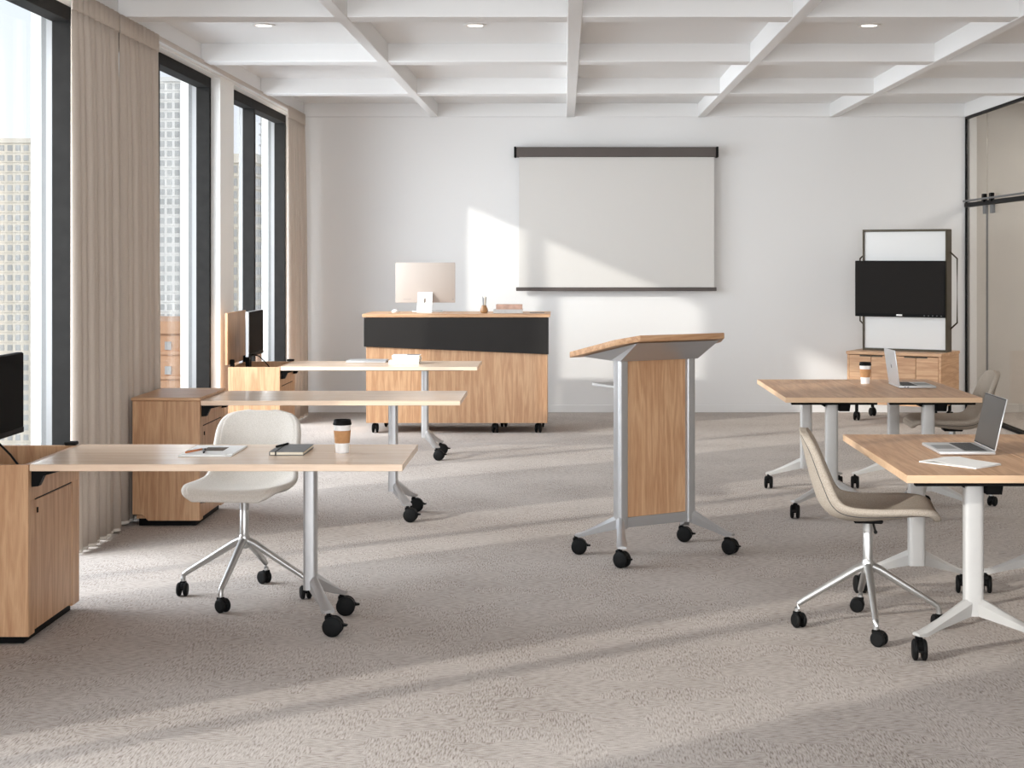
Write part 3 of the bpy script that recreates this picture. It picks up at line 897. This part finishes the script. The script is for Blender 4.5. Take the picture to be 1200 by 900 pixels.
mg = thing('magazine', 'white magazine with a dark picture and two pens, left of the notebook', 'magazine', (-1.497, 6.54, ZT))
obj('sheet', box(BM(), -.11, .11, -.165, .17, 0, .004, .0008), 'paper', mg)
obj('sheet', prism(BM(), [(-.108, -.16), (.085, -.16), (.085, -.12), (.108, -.12), (.108, .168), (-.108, .168)], 'z', .004, .007), 'paper', mg)
obj('picture', box(BM(), -.045, .045, -.02, .10, .0069, .0076), 'print_dark', mg)
def pen(x, y, z, a, m_, label, l=.13):
    p = thing('pen', label, 'pen', (x, y, z), a)
    obj('barrel', tube(BM(), [(-l / 2, 0, .0045), (l * .36, 0, .0045)], .0042, 10), m_, p)
    obj('tip', tube(BM(), [(l * .36, 0, .0045), (l / 2, 0, .0045)], [.0042, .0012], 10), 'alu', p)
    obj('clip', box(BM(), -l * .46, -l * .2, -.0016, .0016, .0085, .010), 'alu', p)
    return p
pen(-1.565, 6.50, ZT + .007, R(68), 'orange', 'copper-tipped pencil lying on the magazine')
pen(-1.525, 6.50, ZT + .007, R(100), 'black', 'black pen lying on the magazine next to the pencil')

nb = book((-1.165, 6.555, ZT), R(0), .145, .26, .016, 'grey_cover', 'grey notebook with a black pen on it on the nearest workstation table', None, 'x')
obj('elastic_band', box(BM(), -.048, -.043, -.131, .131, -.0, .0168), 'black', nb)
pen(-1.215, 6.62, ZT + .016, R(75), 'black', 'black pen lying on the grey notebook')

lp = thing('closed_laptop', 'closed silver laptop lying on the farthest workstation table', 'laptop', (-1.555, 12.10, ZT))
obj('laptop_base', box(BM(), -.155, .155, -.108, .108, .0015, .010, .003), 'laptop', lp)
obj('laptop_lid', box(BM(), -.155, .155, -.108, .108, .0105, .0165, .003), 'laptop', lp)
G = 'white books on the farthest workstation'
book((-1.245, 11.93, ZT), R(2), .237, .17, .022, 'paper', 'white book at the bottom of the stack on the farthest workstation', G, 'x')
book((-1.225, 11.94, ZT + .022), R(-2), .21, .16, .022, 'paper', 'white book in the middle of the stack on the farthest workstation', G, 'x')
bk = book((-1.23, 11.94, ZT + .044), R(1), .215, .16, .022, 'paper', 'white book with grey corner topping the stack on the farthest workstation', G, 'x')
obj('cover_print', box(BM(), .0, .10, -.03, .078, .0215, .0224), 'grey_cover', bk)


def laptop(loc, rz, tilt, label):
    t = thing('laptop', label, 'laptop', loc, rz, 'open silver laptops')
    # local: hinge along y at x = 0, base towards +x
    obj('laptop_base', box(BM(), 0, .235, -.162, .162, .001, .015, .004, 2), 'laptop', t)
    kb_ = BM()
    for r_ in range(5):
        for c_ in range(14): box(kb_, .030 + r_ * .0185, .0455 + r_ * .0185, -.135 + c_ * .0194, -.118 + c_ * .0194, .0148, .0162)
    o = obj('keys', kb_, 'keys', t); o['kind'] = 'stuff'
    obj('key_bed', box(BM(), .027, .124, -.138, .138, .0147, .0153), 'laptop_dark', t)
    obj('trackpad', box(BM(), .137, .222, -.065, .065, .0147, .0154, .0005), 'alu', t)
    for k in range(2): obj('port', box(BM(), .03 + k * .02, .042 + k * .02, -.1626, -.161, .006, .010), 'black', t)
    h = obj('laptop_lid', box(BM(), -.0035, .0025, -.162, .162, .004, .228, .002), 'laptop', t, loc=(.004, 0, .012), rot=(0, -tilt, 0))
    obj('screen', box(BM(), .002, .0032, -.158, .158, .012, .223, .0004), 'laptop_dark', h)
    obj('screen_border', box(BM(), .002, .0029, -.160, .160, .008, .226, .0004), 'black', h)
    # small fruit-like emblem on the back
    em = BM(); pts = []
    for k in range(24):
        a = 2 * math.pi * k / 24; rr = .0125 * (1 - .16 * abs(math.cos(a / 2 + math.pi / 4)) ** 6 - .10 * (math.exp(-((a - math.pi / 2) / .35) ** 2) + math.exp(-((a - 3 * math.pi / 2) / .3) ** 2)))
        pts.append((rr * math.cos(a), .118 + 1.05 * rr * math.sin(a)))
    prism(em, pts, 'x', -.0042, -.0034)
    prism(em, [(.001, .132), (.006, .139), (.0035, .1335)], 'x', -.0042, -.0034)
    obj('emblem', em, 'grey_cover', h, smooth=False)
    return t


laptop((2.107, 9.84, ZT), 0, R(8), 'open silver laptop seen from behind on the back pair of tables')
laptop((1.805, 6.595, ZT), math.pi, R(13), 'open silver laptop with dark screen towards us on the nearest folding table')

en = thing('envelope', 'folded white paper lying in front of the laptop on the nearest folding table', 'paper', (1.585, 6.165, ZT), R(-49))
obj('sheet', box(BM(), -.135, .135, -.087, .087, .0005, .004, .0008), 'paper', en)
fl = BM(); secs = []
for x, z in ((-.134, .0045), (-.06, .013), (.0, .0075), (.134, .0042)):
    secs.append([(x, -.086, z), (x, .086, z + .002), (x, .086, z + .0033), (x, -.086, z + .0013)])
loft(fl, secs)
obj('sheet', fl, 'paper', en, ang=3)

# ------------------------------------------------------------------ the city outside
def building(x0, x1, y, dpt, z1, cx, cz, ww, wh, mwall, label, z0=-75):
    t = thing('building', label, 'building', (x0, y, z0), 0, 'city blocks outside the windows')
    H = z1 - z0
    obj('facade', box(BM(), 0, x1 - x0, 0, dpt, 0, H), mwall, t, smooth=False)
    obj('parapet', box(BM(), -.4, x1 - x0 + .4, -.4, dpt + .4, H, H + 1.2), mwall, t, smooth=False)
    wv = BM(); led = BM()
    for j in range(int(H / cz)):
        zz = H - (j + 1) * cz + (cz - wh) / 2
        for i in range(int((x1 - x0) / cx)):
            xx = i * cx + (cx - ww) / 2
            box(wv, xx, xx + ww, -.12, .05, zz, zz + wh)
        for i in range(int(dpt / cx)):
            yy = i * cx + (cx - ww) / 2
            box(wv, x1 - x0 - .05, x1 - x0 + .12, yy, yy + ww, zz, zz + wh)
        box(led, -.25, x1 - x0 + .25, -.25, dpt, zz - .45, zz - .15)
    o = obj('windows', wv, 'ext_window', t, smooth=False); o['kind'] = 'stuff'
    o = obj('ledges', led, mwall, t, smooth=False); o['kind'] = 'stuff'
    return t


building(-175, -138, 400, 26, 31, 2.1, 2.6, 1.2, 1.5, 'ext_cream', 'pale cream office block with a window grid seen through the nearest window')
building(-118, -91, 400, 20, 47, 2.0, 2.5, 1.2, 1.5, 'ext_white', 'tall pale tower with a window grid seen through the mid window')
building(-44, -30, 150, 12, -6, 1.5, 2.4, .6, .8, 'ext_brick', 'low orange brick house seen low through the mid window')
building(-50, -41.5, 205, 14, 14, 1.3, 1.7, .7, 1.0, 'ext_cream', 'brown block seen through the left pane of the far window')
building(-51.5, -43.6, 260, 14, 40, 1.4, 1.8, .8, 1.0, 'ext_grey', 'grey block with many windows seen through the far window')
struct('ground', box(BM(), -900, 300, -300, 1200, -76, -75), 'ext_grey', smooth=False)
